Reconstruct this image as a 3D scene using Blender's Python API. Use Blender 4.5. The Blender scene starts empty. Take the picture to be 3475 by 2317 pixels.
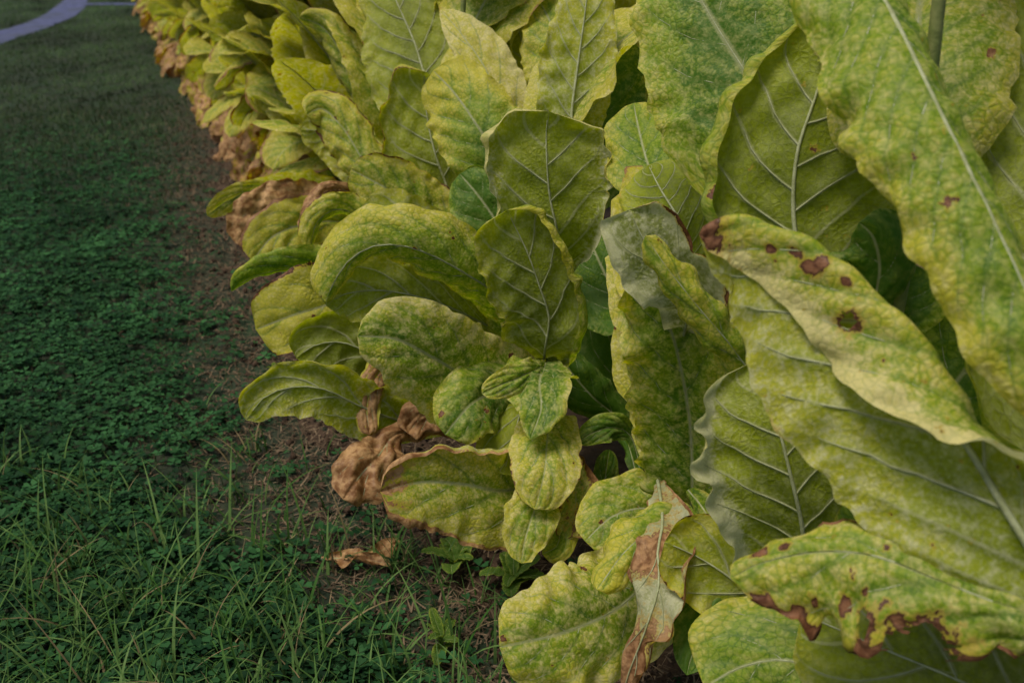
import bpy, math, random
import numpy as np
from mathutils import Vector

# ------------------------------------------------------------------ camera, light, exposure
S = bpy.context.scene
COL = S.collection
PITCH = math.radians(23.0)
CAM = np.array([0.0, 0.0, 1.4])
FPX, CX, CY = 3380.0, 1737.5, 1158.5          # focal length and centre for a 3475 x 2317 frame
cam = bpy.data.cameras.new('camera')
cam.sensor_width = 36.0
cam.lens = 36.0 * FPX / 3475.0
cam.clip_start, cam.clip_end = 0.05, 400.0
cam.dof.use_dof = True
cam.dof.focus_distance = 1.75
cam.dof.aperture_fstop = 5.0
camo = bpy.data.objects.new('camera', cam)
camo.location = CAM
camo.rotation_euler = (math.radians(90) - PITCH, 0, 0)
COL.objects.link(camo)
S.camera = camo

SUN_EL, SUN_AZ = math.radians(68), math.radians(-118)      # azimuth measured from +Y towards +X
world = bpy.data.worlds.new('World'); S.world = world
world.use_nodes = True
wn = world.node_tree
sky = wn.nodes.new('ShaderNodeTexSky')
sky.sky_type = 'NISHITA'; sky.sun_disc = False
sky.sun_elevation = SUN_EL; sky.sun_rotation = SUN_AZ
sky.air_density = 1.0; sky.dust_density = 2.5; sky.ozone_density = 1.0
wn.nodes['Background'].inputs['Strength'].default_value = 0.045
wn.links.new(sky.outputs[0], wn.nodes['Background'].inputs['Color'])
sl = bpy.data.lights.new('sun', 'SUN')
sl.energy = 1.5; sl.angle = math.radians(24); sl.color = (1.0, 0.93, 0.80)
so = bpy.data.objects.new('sun', sl)
sdir = Vector((math.sin(SUN_AZ) * math.cos(SUN_EL), math.cos(SUN_AZ) * math.cos(SUN_EL), math.sin(SUN_EL)))
so.rotation_euler = sdir.to_track_quat('Z', 'Y').to_euler()
COL.objects.link(so)
S.view_settings.view_transform = 'Standard'
S.view_settings.look = 'None'
S.view_settings.gamma = 1.0
S.view_settings.exposure = 1.14
S.cycles.use_denoising = True
S.cycles.use_adaptive_sampling = True
S.cycles.adaptive_threshold = 0.025
S.cycles.max_bounces = 3
S.cycles.transmission_bounces = 3
S.cycles.diffuse_bounces = 2

# ------------------------------------------------------------------ helpers
def P(x, y, d):
    """point seen at photo pixel (x, y) and lying d metres in front of the lens plane"""
    r, u = (x - CX) / FPX * d, (CY - y) / FPX * d
    return np.array([r, d * math.cos(PITCH) + u * math.sin(PITCH),
                     CAM[2] + u * math.cos(PITCH) - d * math.sin(PITCH)])

def link(name, mesh, parent=None):
    o = bpy.data.objects.new(name, mesh)
    COL.objects.link(o)
    if parent is not None: o.parent = parent
    return o

def tag(o, label=None, cat=None, group=None, kind=None):
    if label: o['label'] = label
    if cat: o['category'] = cat
    if group: o['group'] = group
    if kind: o['kind'] = kind
    return o

def raw_mesh(name, verts, quads=None, tris=None, mat=None, smooth=True):
    me = bpy.data.meshes.new(name)
    verts = np.asarray(verts, dtype=np.float32)
    q = np.zeros((0, 4), int) if quads is None else np.asarray(quads, dtype=np.int32).reshape(-1, 4)
    t = np.zeros((0, 3), int) if tris is None else np.asarray(tris, dtype=np.int32).reshape(-1, 3)
    nl = q.size + t.size
    me.vertices.add(len(verts)); me.vertices.foreach_set('co', verts.ravel())
    me.loops.add(nl); me.loops.foreach_set('vertex_index', np.concatenate([q.ravel(), t.ravel()]).astype(np.int32))
    n = len(q) + len(t)
    me.polygons.add(n)
    tot = np.concatenate([np.full(len(q), 4), np.full(len(t), 3)]).astype(np.int32)
    start = np.concatenate([[0], np.cumsum(tot)[:-1]]).astype(np.int32) if n else np.zeros(0, np.int32)
    me.polygons.foreach_set('loop_start', start)
    if smooth: me.polygons.foreach_set('use_smooth', np.ones(n, dtype=bool))
    if mat is not None: me.materials.append(mat)
    me.update(calc_edges=True)
    return me

def wob(rng, x, n=5, f0=1.0, f1=6.0):
    """smooth random curve along x in [-1,1]"""
    r = np.zeros_like(x, dtype=float); tot = 0
    for _ in range(n):
        f = rng.uniform(f0, f1); a = 1.0 / (0.6 + f / f1)
        r += a * np.sin(2 * np.pi * (f * x + rng.random())); tot += a
    return r / tot * 1.6

def wob2(rng, x, y, n=7, f0=1.0, f1=5.0):
    r = np.zeros_like(x, dtype=float); tot = 0
    for _ in range(n):
        fx, fy = rng.uniform(f0, f1) * rng.choice([-1, 1]), rng.uniform(f0, f1)
        r += np.sin(2 * np.pi * (fx * x + fy * y + rng.random())); tot += 1
    return r / tot * 1.8

def spline(pts, n):
    """centripetal Catmull-Rom through pts, resampled evenly in arc length; also returns the arc fraction of each control point"""
    p = np.asarray(pts, float)
    ext = np.vstack([2 * p[0] - p[1], p, 2 * p[-1] - p[-2]])
    out, marks = [], [0]
    m = 24
    for i in range(1, len(ext) - 2):
        p0, p1, p2, p3 = ext[i - 1:i + 3]
        t0 = 0.0; t1 = t0 + max(1e-4, np.linalg.norm(p1 - p0)) ** .5
        t2 = t1 + max(1e-4, np.linalg.norm(p2 - p1)) ** .5; t3 = t2 + max(1e-4, np.linalg.norm(p3 - p2)) ** .5
        t = np.linspace(t1, t2, m, endpoint=False)[:, None]
        a1 = (t1 - t) / (t1 - t0) * p0 + (t - t0) / (t1 - t0) * p1
        a2 = (t2 - t) / (t2 - t1) * p1 + (t - t1) / (t2 - t1) * p2
        a3 = (t3 - t) / (t3 - t2) * p2 + (t - t2) / (t3 - t2) * p3
        b1 = (t2 - t) / (t2 - t0) * a1 + (t - t0) / (t2 - t0) * a2
        b2 = (t3 - t) / (t3 - t1) * a2 + (t - t1) / (t3 - t1) * a3
        out.append((t2 - t) / (t2 - t1) * b1 + (t - t1) / (t2 - t1) * b2)
    c = np.vstack(out + [p[-1:]])
    s = np.concatenate([[0], np.cumsum(np.linalg.norm(np.diff(c, axis=0), axis=1))])
    marks = s[np.arange(len(p)) * m] / s[-1]
    u = np.linspace(0, s[-1], n)
    return np.stack([np.interp(u, s, c[:, k]) for k in range(3)], 1), marks, s[-1]

def lst(v, t):
    """a number, or a list spread evenly over t in [0,1]"""
    v = np.atleast_1d(np.asarray(v, float))
    return np.full_like(t, v[0]) if len(v) == 1 else np.interp(t, np.linspace(0, 1, len(v)), v)

def sstep(a, b, x):
    x = np.clip((x - a) / (b - a + 1e-9), 0, 1)
    return x * x * (3 - 2 * x)

def unit(a):
    return a / (np.linalg.norm(a, axis=-1, keepdims=True) + 1e-12)

def tube(path, nrm, rad, k=6):
    """swept tube; path (n,3), nrm (n,3) reference normals, rad (n,)"""
    n = len(path)
    T = unit(np.gradient(path, axis=0)); B = unit(np.cross(nrm, T)); N = np.cross(T, B)
    a = np.linspace(0, 2 * np.pi, k, endpoint=False)
    v = path[:, None] + rad[:, None, None] * (np.cos(a)[None, :, None] * B[:, None] + np.sin(a)[None, :, None] * N[:, None])
    i, j = np.meshgrid(np.arange(n - 1), np.arange(k), indexing='ij')
    j2 = (j + 1) % k
    q = np.stack([i * k + j, i * k + j2, (i + 1) * k + j2, (i + 1) * k + j], -1).reshape(-1, 4)
    return v.reshape(-1, 3), q

# ------------------------------------------------------------------ materials
class NT:
    def __init__(s, name):
        s.m = bpy.data.materials.new(name); s.m.use_nodes = True
        s.t = s.m.node_tree; s.t.nodes.clear()
    def n(s, typ, **kw):
        nd = s.t.nodes.new(typ)
        for k, v in kw.items(): setattr(nd, k, v)
        return nd
    def put(s, sock, v):
        if isinstance(v, bpy.types.NodeSocket): s.t.links.new(v, sock)
        elif isinstance(v, (tuple, list)) and len(v) == 3 and sock.type == 'RGBA': sock.default_value = (*v, 1)
        else: sock.default_value = v
    def math(s, op, a, b=0.0, c=0.0, clamp=False):
        nd = s.n('ShaderNodeMath', operation=op, use_clamp=clamp)
        for i, v in enumerate((a, b, c)): s.put(nd.inputs[i], v)
        return nd.outputs[0]
    def ss(s, x, a, b):
        nd = s.n('ShaderNodeMapRange', interpolation_type='SMOOTHSTEP')
        s.put(nd.inputs[0], x); s.put(nd.inputs[1], a); s.put(nd.inputs[2], b)
        return nd.outputs[0]
    def mix(s, f, a, b):
        nd = s.n('ShaderNodeMix', data_type='RGBA')
        s.put(nd.inputs[0], f); s.put(nd.inputs[6], a); s.put(nd.inputs[7], b)
        return nd.outputs[2]
    def noise(s, vec, scale, detail=2.0, rough=0.55):
        nd = s.n('ShaderNodeTexNoise')
        s.put(nd.inputs['Vector'], vec); nd.inputs['Scale'].default_value = scale
        nd.inputs['Detail'].default_value = detail; nd.inputs['Roughness'].default_value = rough
        return nd.outputs[0]
    def voro(s, vec, scale, feature='F1', rnd=1.0):
        nd = s.n('ShaderNodeTexVoronoi', feature=feature)
        s.put(nd.inputs['Vector'], vec); nd.inputs['Scale'].default_value = scale
        nd.inputs['Randomness'].default_value = rnd
        return nd
    def out(s, shader):
        s.t.links.new(shader, s.n('ShaderNodeOutputMaterial').inputs[0]); return s.m

def leaf_material():
    g = NT('tobacco_leaf')
    uvm = g.n('ShaderNodeUVMap', uv_map='uvm').outputs[0]
    uvv = g.n('ShaderNodeUVMap', uv_map='uvv').outputs[0]
    lc = g.n('ShaderNodeSeparateColor'); g.put(lc.inputs[0], g.n('ShaderNodeAttribute', attribute_name='lc').outputs['Color'])
    lp = g.n('ShaderNodeSeparateColor'); g.put(lp.inputs[0], g.n('ShaderNodeAttribute', attribute_name='lp').outputs['Color'])
    yel, dry, rnd = lc.outputs; spots, pale, tan = lp.outputs
    off = g.n('ShaderNodeCombineXYZ'); g.put(off.inputs[2], g.math('MULTIPLY', rnd, 9.0))
    pv = g.n('ShaderNodeVectorMath', operation='ADD'); g.put(pv.inputs[0], uvm); g.put(pv.inputs[1], off.outputs[0]); pv = pv.outputs[0]
    sx = g.n('ShaderNodeSeparateXYZ'); g.put(sx.inputs[0], uvv); q, s = sx.outputs[0], sx.outputs[1]
    sa = g.math('ABSOLUTE', s)
    nlow = g.noise(pv, 16, 2); nmid = g.noise(pv, 75, 2, .6); nfin = g.noise(pv, 420, 1); nfl = g.noise(pv, 190, 1)
    qd = g.math('ABSOLUTE', g.math('SUBTRACT', g.math('FRACT', g.math('ADD', q, .5)), .5))
    qd = g.math('ADD', qd, g.math('MULTIPLY', g.math('SUBTRACT', nmid, .5), .10))
    vein_in = g.math('SUBTRACT', 1.0, g.ss(sa, .55, .98))
    vein = g.math('MULTIPLY', g.math('SUBTRACT', 1.0, g.ss(qd, .02, .085)), vein_in)
    veinw = g.math('MULTIPLY', g.math('SUBTRACT', 1.0, g.ss(qd, .03, .30)), vein_in)
    mid = g.math('SUBTRACT', 1.0, g.ss(sa, .015, .05))
    ret = g.voro(pv, 98, 'DISTANCE_TO_EDGE'); retd = ret.outputs['Distance']
    retv = g.math('SUBTRACT', 1.0, g.ss(retd, .0, .16))
    # how far each patch of the blade has turned yellow: by leaf and region first, then finer and finer flecks
    f = g.math('ADD', g.math('MULTIPLY', yel, 1.0), -.04)
    f = g.math('ADD', f, g.math('MULTIPLY', g.math('SUBTRACT', nlow, .5), .62))
    f = g.math('ADD', f, g.math('MULTIPLY', g.math('SUBTRACT', nmid, .5), .26))
    f = g.math('ADD', f, g.math('MULTIPLY', g.math('SUBTRACT', nfl, .5), .26))
    f = g.math('SUBTRACT', f, g.math('MULTIPLY', veinw, .17))
    f = g.math('SUBTRACT', f, g.math('MULTIPLY', retv, .17), clamp=True)
    f1 = g.ss(f, -.02, .46); f2 = g.ss(f, .40, .98)
    green = g.mix(nmid, (.050, .140, .007), (.085, .185, .013))
    up = g.mix(f1, green, (.225, .325, .016))
    up = g.mix(f2, up, (.56, .51, .050))
    plx = g.math('MULTIPLY', g.math('MAXIMUM', g.math('SUBTRACT', pale, .9), 0.0), 1.6)
    pl = g.math('MULTIPLY_ADD', g.math('ADD', g.math('MULTIPLY', g.ss(nfl, .45, .68), .38), g.math('MULTIPLY', g.ss(nmid, .42, .70), .75)), pale, plx, clamp=True)
    up = g.mix(pl, up, (.72, .64, .27))
    up = g.mix(g.math('MULTIPLY', retv, .20), up, (.13, .215, .022))
    up = g.mix(g.math('MULTIPLY', vein, .45), up, (.15, .235, .040))
    up = g.mix(g.math('MULTIPLY', mid, .65), up, (.42, .43, .21))
    lgreen = g.mix(nmid, (.13, .17, .006), (.19, .235, .014))
    lo = g.mix(f1, lgreen, (.275, .325, .010))
    lo = g.mix(f2, lo, (.47, .455, .032))
    lo = g.mix(g.math('MULTIPLY', pl, .75), lo, (.66, .64, .44))
    lo = g.mix(g.math('MULTIPLY', retv, .16), lo, (.40, .40, .16))
    lo = g.mix(g.math('MULTIPLY', vein, .45), lo, (.50, .50, .28))
    back = g.n('ShaderNodeNewGeometry').outputs['Backfacing']
    base = g.mix(back, up, lo)
    # dead, brown tissue
    d = g.math('ADD', dry, g.math('MULTIPLY', g.math('SUBTRACT', nmid, .5), .42))
    d = g.math('ADD', d, g.math('MULTIPLY', g.math('SUBTRACT', nlow, .5), .30))
    d = g.math('ADD', d, g.math('MULTIPLY', g.math('SUBTRACT', nfl, .5), .16))
    sv = g.voro(pv, 34, 'F1'); sc = g.n('ShaderNodeSeparateColor'); g.put(sc.inputs[0], sv.outputs['Color'])
    pick = g.ss(g.math('ADD', sc.outputs[0], g.math('MULTIPLY', spots, .55)), .93, .97)
    sr = g.math('MULTIPLY', g.math('ADD', g.math('MULTIPLY', sc.outputs[1], .20), .05), pick)
    sd = g.math('SUBTRACT', g.math('ADD', sr, .5), g.math('ADD', sv.outputs['Distance'], g.math('MULTIPLY', g.math('ADD', g.math('SUBTRACT', nmid, .5), g.math('SUBTRACT', nfl, .5)), .42)))
    d2 = g.math('MAXIMUM', d, g.math('MULTIPLY', sd, g.ss(spots, .02, .06)))
    rim = g.ss(d2, .40, .50); dead = g.ss(d2, .495, .53)
    base = g.mix(g.math('MULTIPLY', rim, .65), base, (.50, .34, .05))
    brown = g.mix(g.ss(nmid, .35, .65), (.12, .046, .022), (.25, .115, .055))
    brown = g.mix(g.ss(d2, .52, .64), (.070, .030, .013), brown)
    tanc = g.mix(g.ss(g.math('ADD', g.math('MULTIPLY', nmid, .6), g.math('MULTIPLY', nlow, .4)), .36, .64), (.23, .105, .036), (.60, .37, .165))
    brown = g.mix(tan, brown, tanc)
    base = g.mix(dead, base, brown)
    fine = g.math('ADD', .86, g.math('MULTIPLY', nfin, .28))
    hs = g.n('ShaderNodeHueSaturation'); g.put(hs.inputs['Value'], fine); g.put(hs.inputs['Color'], base)
    base = hs.outputs[0]
    h = g.math('MULTIPLY', retd, g.math('MULTIPLY', g.ss(nlow, .3, .7), 1.6))
    h = g.math('ADD', h, g.math('MULTIPLY', nfin, .4))
    bp = g.n('ShaderNodeBump'); bp.inputs['Strength'].default_value = .6; bp.inputs['Distance'].default_value = .0030
    g.put(bp.inputs['Height'], h)
    df = g.n('ShaderNodeBsdfDiffuse'); g.put(df.inputs['Color'], base); g.put(df.inputs['Normal'], bp.outputs[0])
    gl = g.n('ShaderNodeBsdfGlossy'); gl.inputs['Roughness'].default_value = .48; g.put(gl.inputs['Normal'], bp.outputs[0])
    lw = g.n('ShaderNodeLayerWeight'); lw.inputs['Blend'].default_value = .5; g.put(lw.inputs['Normal'], bp.outputs[0])
    pb = g.n('ShaderNodeMixShader'); g.put(pb.inputs[0], g.math('ADD', .022, g.math('MULTIPLY', g.math('POWER', lw.outputs['Facing'], 4.0), .16)))
    g.t.links.new(df.outputs[0], pb.inputs[1]); g.t.links.new(gl.outputs[0], pb.inputs[2])
    tr = g.n('ShaderNodeBsdfTranslucent')
    trc = g.n('ShaderNodeHueSaturation'); trc.inputs['Saturation'].default_value = 1.25; trc.inputs['Value'].default_value = 1.15
    g.put(trc.inputs['Color'], base); g.put(tr.inputs['Color'], trc.outputs[0])
    ms = g.n('ShaderNodeMixShader')
    g.put(ms.inputs[0], g.math('MULTIPLY', g.math('SUBTRACT', 1.0, g.math('MULTIPLY', dead, .40)), .47))
    g.t.links.new(pb.outputs[0], ms.inputs[1]); g.t.links.new(tr.outputs[0], ms.inputs[2])
    return g.out(ms.outputs[0])

def simple(name, c1, c2, scale, rough=.7, trans=0.0, coord='Object', bump=.3, bd=.003, detail=3, c3=None):
    g = NT(name)
    co = g.n('ShaderNodeTexCoord').outputs[coord]
    nz = g.noise(co, scale, detail, .6)
    col = g.mix(g.ss(nz, .32, .68), c1, c2)
    if c3 is not None: col = g.mix(g.ss(g.noise(co, scale * .27, 3), .48, .64), col, c3)
    bp = g.n('ShaderNodeBump'); bp.inputs['Strength'].default_value = bump; bp.inputs['Distance'].default_value = bd
    g.put(bp.inputs['Height'], g.noise(co, scale * 2.3, 3))
    pb = g.n('ShaderNodeBsdfPrincipled'); g.put(pb.inputs['Base Color'], col)
    pb.inputs['Roughness'].default_value = rough; pb.inputs['Specular IOR Level'].default_value = .3
    g.put(pb.inputs['Normal'], bp.outputs[0])
    if not trans: return g.out(pb.outputs[0])
    tr = g.n('ShaderNodeBsdfTranslucent'); g.put(tr.inputs['Color'], col)
    ms = g.n('ShaderNodeMixShader'); ms.inputs[0].default_value = trans
    g.t.links.new(pb.outputs[0], ms.inputs[1]); g.t.links.new(tr.outputs[0], ms.inputs[2])
    return g.out(ms.outputs[0])

def blade_material(name, rough=.5, trans=.3):
    """colour carried by each blade of grass or leaflet"""
    g = NT(name)
    at = g.n('ShaderNodeAttribute', attribute_name='bc').outputs['Color']
    co = g.n('ShaderNodeTexCoord').outputs['Object']
    hs = g.n('ShaderNodeHueSaturation'); g.put(hs.inputs['Color'], at)
    g.put(hs.inputs['Value'], g.math('ADD', .75, g.math('MULTIPLY', g.noise(co, 90, 2), .5)))
    pb = g.n('ShaderNodeBsdfPrincipled'); g.put(pb.inputs['Base Color'], hs.outputs[0])
    pb.inputs['Roughness'].default_value = rough; pb.inputs['Specular IOR Level'].default_value = .06
    tr = g.n('ShaderNodeBsdfTranslucent'); g.put(tr.inputs['Color'], hs.outputs[0])
    ms = g.n('ShaderNodeMixShader'); ms.inputs[0].default_value = trans
    g.t.links.new(pb.outputs[0], ms.inputs[1]); g.t.links.new(tr.outputs[0], ms.inputs[2])
    return g.out(ms.outputs[0])

M_LEAF = leaf_material()
M_RIB = simple('leaf_rib', (.27, .29, .13), (.40, .42, .24), 60, .6, .15)
M_STALK = simple('stalk_bark', (.13, .17, .04), (.25, .26, .09), 30, .7, 0, bump=.5)
M_SOIL = simple('dry_soil', (.030, .017, .009), (.070, .042, .025), 22, .95, 0, bump=.9, bd=.012, detail=6, c3=(.048, .029, .017))
M_LAWN = simple('lawn_earth', (.012, .022, .010), (.028, .032, .018), 14, .95, 0, bump=.8, bd=.01, detail=5, c3=(.016, .034, .014))
M_LANE = simple('pale_asphalt', (.036, .042, .100), (.088, .098, .190), 9, .85, 0, detail=8, c3=(.050, .058, .085))
M_BLADE = blade_material('grass_blade')
M_CLOVER = blade_material('clover_leaf', .55, .25)
M_STRAW = blade_material('straw', .8, .1)

# ------------------------------------------------------------------ leaf builder
def leaf_geo(mid, nrm, W, seed, *, nt=60, ns=36, t1=0.0, ab=(.5, .5), e=.06, wl=1.0, wr=1.0, fold=(0, 0), curl=(0, 0), c0=(.2, .2), c1=(1, 1),
             ruf=.011, rf=6.0, bulge=.0038, crump=.0045, nv=10, yel=.5, tipyel=0.0, edgeyel=.50, dry=0.0, edge=0.0, tipdry=0.0, spots=0.0, pale=.2, tan=0.0,
             marks=(), holes=(), ragged=.045, ep=(0, 0), wrk=0.0, lip=55.0):
    """blade round a midrib; mid and nrm are (nt,3), s>0 is the left side seen from above. Returns mesh arrays."""
    rng = np.random.default_rng(seed)
    t = np.linspace(0, 1, nt); s = np.linspace(-1, 1, ns * 2 + 1)
    seg = np.linalg.norm(np.diff(mid, axis=0), axis=1); L = seg.sum()
    T = unit(np.gradient(mid, axis=0)); N = unit(nrm - T * (nrm * T).sum(1, keepdims=True)); B = np.cross(N, T)
    tt = np.clip((t - t1) / (1 - t1), 0, 1)
    pr = lambda x: (x + e) ** ab[0] * np.clip(1 - x, 0, 1) ** ab[1]
    xx = np.linspace(0, 1, 200); mx = pr(xx).max()
    prof = pr(tt) / mx
    if t1 > 0:
        p0 = pr(np.array([0.0]))[0] / mx
        prof = np.where(t < t1, .09 + (p0 - .09) * (t / t1) ** 2.2, prof)
    pos = np.zeros((nt, len(s), 3)); wid = np.zeros((nt, len(s)))
    for side, sg in ((0, 1), (1, -1)):
        r = np.linspace(0, 1, ns + 1)
        ww = W * prof * lst(wl if side == 0 else wr, tt) * (1 + (.06 * wob(rng, t, 5, 1, 5) + ragged * wob(rng, t * L / .4, 7, 3, 13)) * sstep(0, .2, tt))
        cu = np.radians(lst(curl[side], tt))[:, None] * sstep(c0[side], c1[side], r)[None]
        ph = np.radians(lst(fold[side], tt))[:, None] + cu
        ph = ph + np.radians(lip * (wob(rng, t * L / .4, 4, .8, 4) * np.clip(.5 + wob(rng, t * L / .4, 3, .6, 2.5), 0, 1.4) - .12))[:, None] * sstep(.80, 1.0, r)[None] * sstep(0, .15, tt)[:, None]
        dr = 1.0 / ns
        pm = .5 * (ph[:, 1:] + ph[:, :-1])
        y = np.concatenate([np.zeros((nt, 1)), np.cumsum(np.cos(pm) * dr, 1)], 1) * ww[:, None]
        z = np.concatenate([np.zeros((nt, 1)), np.cumsum(np.sin(pm) * dr, 1)], 1) * ww[:, None]
        p = mid[:, None] + sg * y[..., None] * B[:, None] + z[..., None] * N[:, None]
        sl_ = slice(ns, None) if sg > 0 else slice(ns, None, -1)
        pos[:, sl_] = p; wid[:, sl_] = ww[:, None] * r[None] * sg
    sg_ = np.sign(s)[None]; ra = np.abs(s)[None]
    q = nv * (t[:, None] - .17 * ra - .07 * ra ** 2) + np.where(sg_ > 0, .5, 0.0)
    # surface relief: blade swells between the side veins, edges ruffle, sheet crumples
    gi = np.gradient(pos, axis=0); gj = np.gradient(pos, axis=1)
    nn = unit(np.cross(gi, gj))
    Tt, Ss = np.meshgrid(t, s, indexing='ij')
    dsp = bulge * (np.abs(np.sin(np.pi * q)) ** .7) * sstep(.03, .3, ra) * (1 - .5 * ra) * prof[:, None]
    dsp -= bulge * .8 * (1 - sstep(.0, .12, ra)) * prof[:, None]
    for sg in (1, -1):
        w = (wob(rng, t * L / .45, 6, rf * .25, rf * 1.5) * (.25 + 1.1 * np.abs(wob(rng, t * L / .45, 3, .5, 2.2))))[:, None] * ruf * ra ** 2.2 * (.35 + .65 * prof[:, None])
        w = w + (.0035 * wob(rng, t * L / .45, 7, 8, 20) * np.clip(.5 + wob(rng, t * L / .45, 3, .8, 3), 0, 1.5))[:, None] * sstep(.68, 1.0, ra) * prof[:, None]
        dsp += np.where(np.sign(Ss) == sg, w, 0)
    dsp += crump * wob2(rng, Tt * L / .3, wid / .3, 9, 1.5, 6) * (.15 + .85 * sstep(.0, .3, ra)) * prof[:, None]
    if wrk: dsp += wrk * wob2(rng, Tt * L / .10, wid / .10, 14, .3, 1.2) + .30 * wrk * wob2(rng, Tt * L / .04, wid / .04, 14, .4, 1.2)
    pos = pos + nn * dsp[..., None]
    # colour fields
    eg = ra ** 3
    yv = yel - .02 + .12 * (rng.random() - .5) + .24 * (tt[:, None] - .1) + tipyel * tt[:, None] ** 1.6 + edgeyel * (ra ** 2 - .40) + .10 * wob2(rng, Tt, Ss, 5, .4, 1.5)
    dv = dry + 1.6 * edge * sstep(.72, 1.0, ra) ** 1.2 + tipdry * sstep(.6, 1.0, tt)[:, None]
    dv = dv + .10 * wob2(rng, Tt, Ss, 6, .6, 3.0) * (dv > .05)
    for (mt, msv, rt, rs, amt) in marks:
        dd = np.sqrt(((tt[:, None] - mt) / rt) ** 2 + ((Ss - msv) / rs) ** 2)
        dv = np.maximum(dv, .5 + amt * (1 - dd))
    pv_ = pale + .35 * eg + np.where(Ss > 0, ep[0], ep[1]) * sstep(.55, .95, ra)
    yv = np.broadcast_to(yv, Tt.shape); dv = np.broadcast_to(dv, Tt.shape)
    ii, jj = np.meshgrid(np.arange(nt - 1), np.arange(len(s) - 1), indexing='ij')
    m = len(s)
    quads = np.stack([ii * m + jj, (ii + 1) * m + jj, (ii + 1) * m + jj + 1, ii * m + jj + 1], -1).reshape(-1, 4)
    if holes:
        tc = tt[:-1, None] * np.ones(m - 1)[None]; sc = .5 * (s[1:] + s[:-1])[None] * np.ones(nt - 1)[:, None]
        keep = np.ones_like(tc, bool)
        jag = wob2(rng, tc * 3, sc * 2, 9, 1, 5) * .35
        for (ht, hs, rt, rs) in holes:
            keep &= ((tc - ht) / rt) ** 2 + ((sc - hs) / rs) ** 2 + jag > 1
        quads = quads[keep.ravel()]
    return dict(pos=pos, nn=nn, quads=quads, uvm=np.stack([t[:, None] * L * np.ones(m)[None], wid], -1), uvv=np.stack([q, Ss], -1),
                lc=np.stack([np.clip(yv, 0, 1.3), np.clip(dv, 0, 1.2), np.full(Tt.shape, rng.random())], -1),
                lp=np.stack([np.full(Tt.shape, spots), np.clip(np.broadcast_to(pv_, Tt.shape), 0, 1.4), np.full(Tt.shape, tan)], -1),
                t=t, s=s, nv=nv, ns=ns, L=L, prof=prof, t1=t1, W=W)

def leaf_mesh(name, g):
    me = raw_mesh(name, g['pos'].reshape(-1, 3), g['quads'], mat=M_LEAF)
    vi = g['quads'].ravel()
    for nm in ('uvm', 'uvv'):
        uv = me.uv_layers.new(name=nm)
        uv.data.foreach_set('uv', g[nm].reshape(-1, 2)[vi].astype(np.float32).ravel())
    for nm in ('lc', 'lp'):
        a = me.attributes.new(nm, 'FLOAT_COLOR', 'POINT')
        c = np.concatenate([g[nm].reshape(-1, 3), np.ones((g[nm].shape[0] * g[nm].shape[1], 1))], 1)
        a.data.foreach_set('color', c.astype(np.float32).ravel())
    return me

def sample(g, t, s):
    """bilinear lookup on the finished blade"""
    fi = np.clip(t, 0, 1) * (len(g['t']) - 1); fj = (np.clip(s, -1, 1) + 1) / 2 * (len(g['s']) - 1)
    i = np.minimum(fi.astype(int), len(g['t']) - 2); j = np.minimum(fj.astype(int), len(g['s']) - 2)
    a, b = (fi - i)[:, None], (fj - j)[:, None]
    def lk(A): return (A[i, j] * (1 - a) * (1 - b) + A[i + 1, j] * a * (1 - b) + A[i, j + 1] * (1 - a) * b + A[i + 1, j + 1] * a * b)
    return lk(g['pos']), unit(lk(g['nn']))

def midrib_mesh(name, g, r0=.0045, k=7, n=26):
    t = np.linspace(0, .97, n)
    p, nr = sample(g, t, np.zeros(n))
    rad = r0 * (1 - .82 * t ** .8)
    v, q = tube(p - nr * rad[:, None] * .74, nr, rad, k)
    return raw_mesh(name, v, q, mat=M_RIB)

def veins_mesh(name, g, r0=.0014):
    V, Q, o = [], [], 0
    nv = g['nv']
    for sg in (1, -1):
        for m in range(1, nv + 1):
            t0 = (m - (.5 if sg > 0 else 0)) / nv
            if t0 < g['t1'] + .03 or t0 > .86: continue
            r = np.linspace(0.0, .82, 9); t = t0 + .17 * r + .07 * r * r
            ok = t < .96; r, t = r[ok], t[ok]
            if len(r) < 4: continue
            p, nr = sample(g, t, sg * r)
            rad = r0 * (1 - .75 * r / .82) * (1 - .4 * t0)
            v, q = tube(p - nr * rad[:, None] * .95, nr, rad, 5)
            V.append(v); Q.append(q + o); o += len(v)
    return raw_mesh(name, np.vstack(V), np.vstack(Q), mat=M_RIB) if V else None

# ------------------------------------------------------------------ the row: where each plant stands
ROW0 = np.array([.08, 2.23]); RD = np.array([-.371, .928]); RN = np.array([.928, .371]); STEP = .55
def stand(k, row=0, j=0.0):
    return ROW0 + RD * (STEP * k + j) + RN * 1.05 * row

def edge_x(y):                     # lawn / soil boundary beside the row
    return -.60 - .40 * (y - 2.23) + .36 * np.clip(2.25 - y, 0, 1.2) + .10 * np.clip(y - 5.0, 0, 3.5) + .03 * np.clip(y - 8.5, 0, 9)

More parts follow.
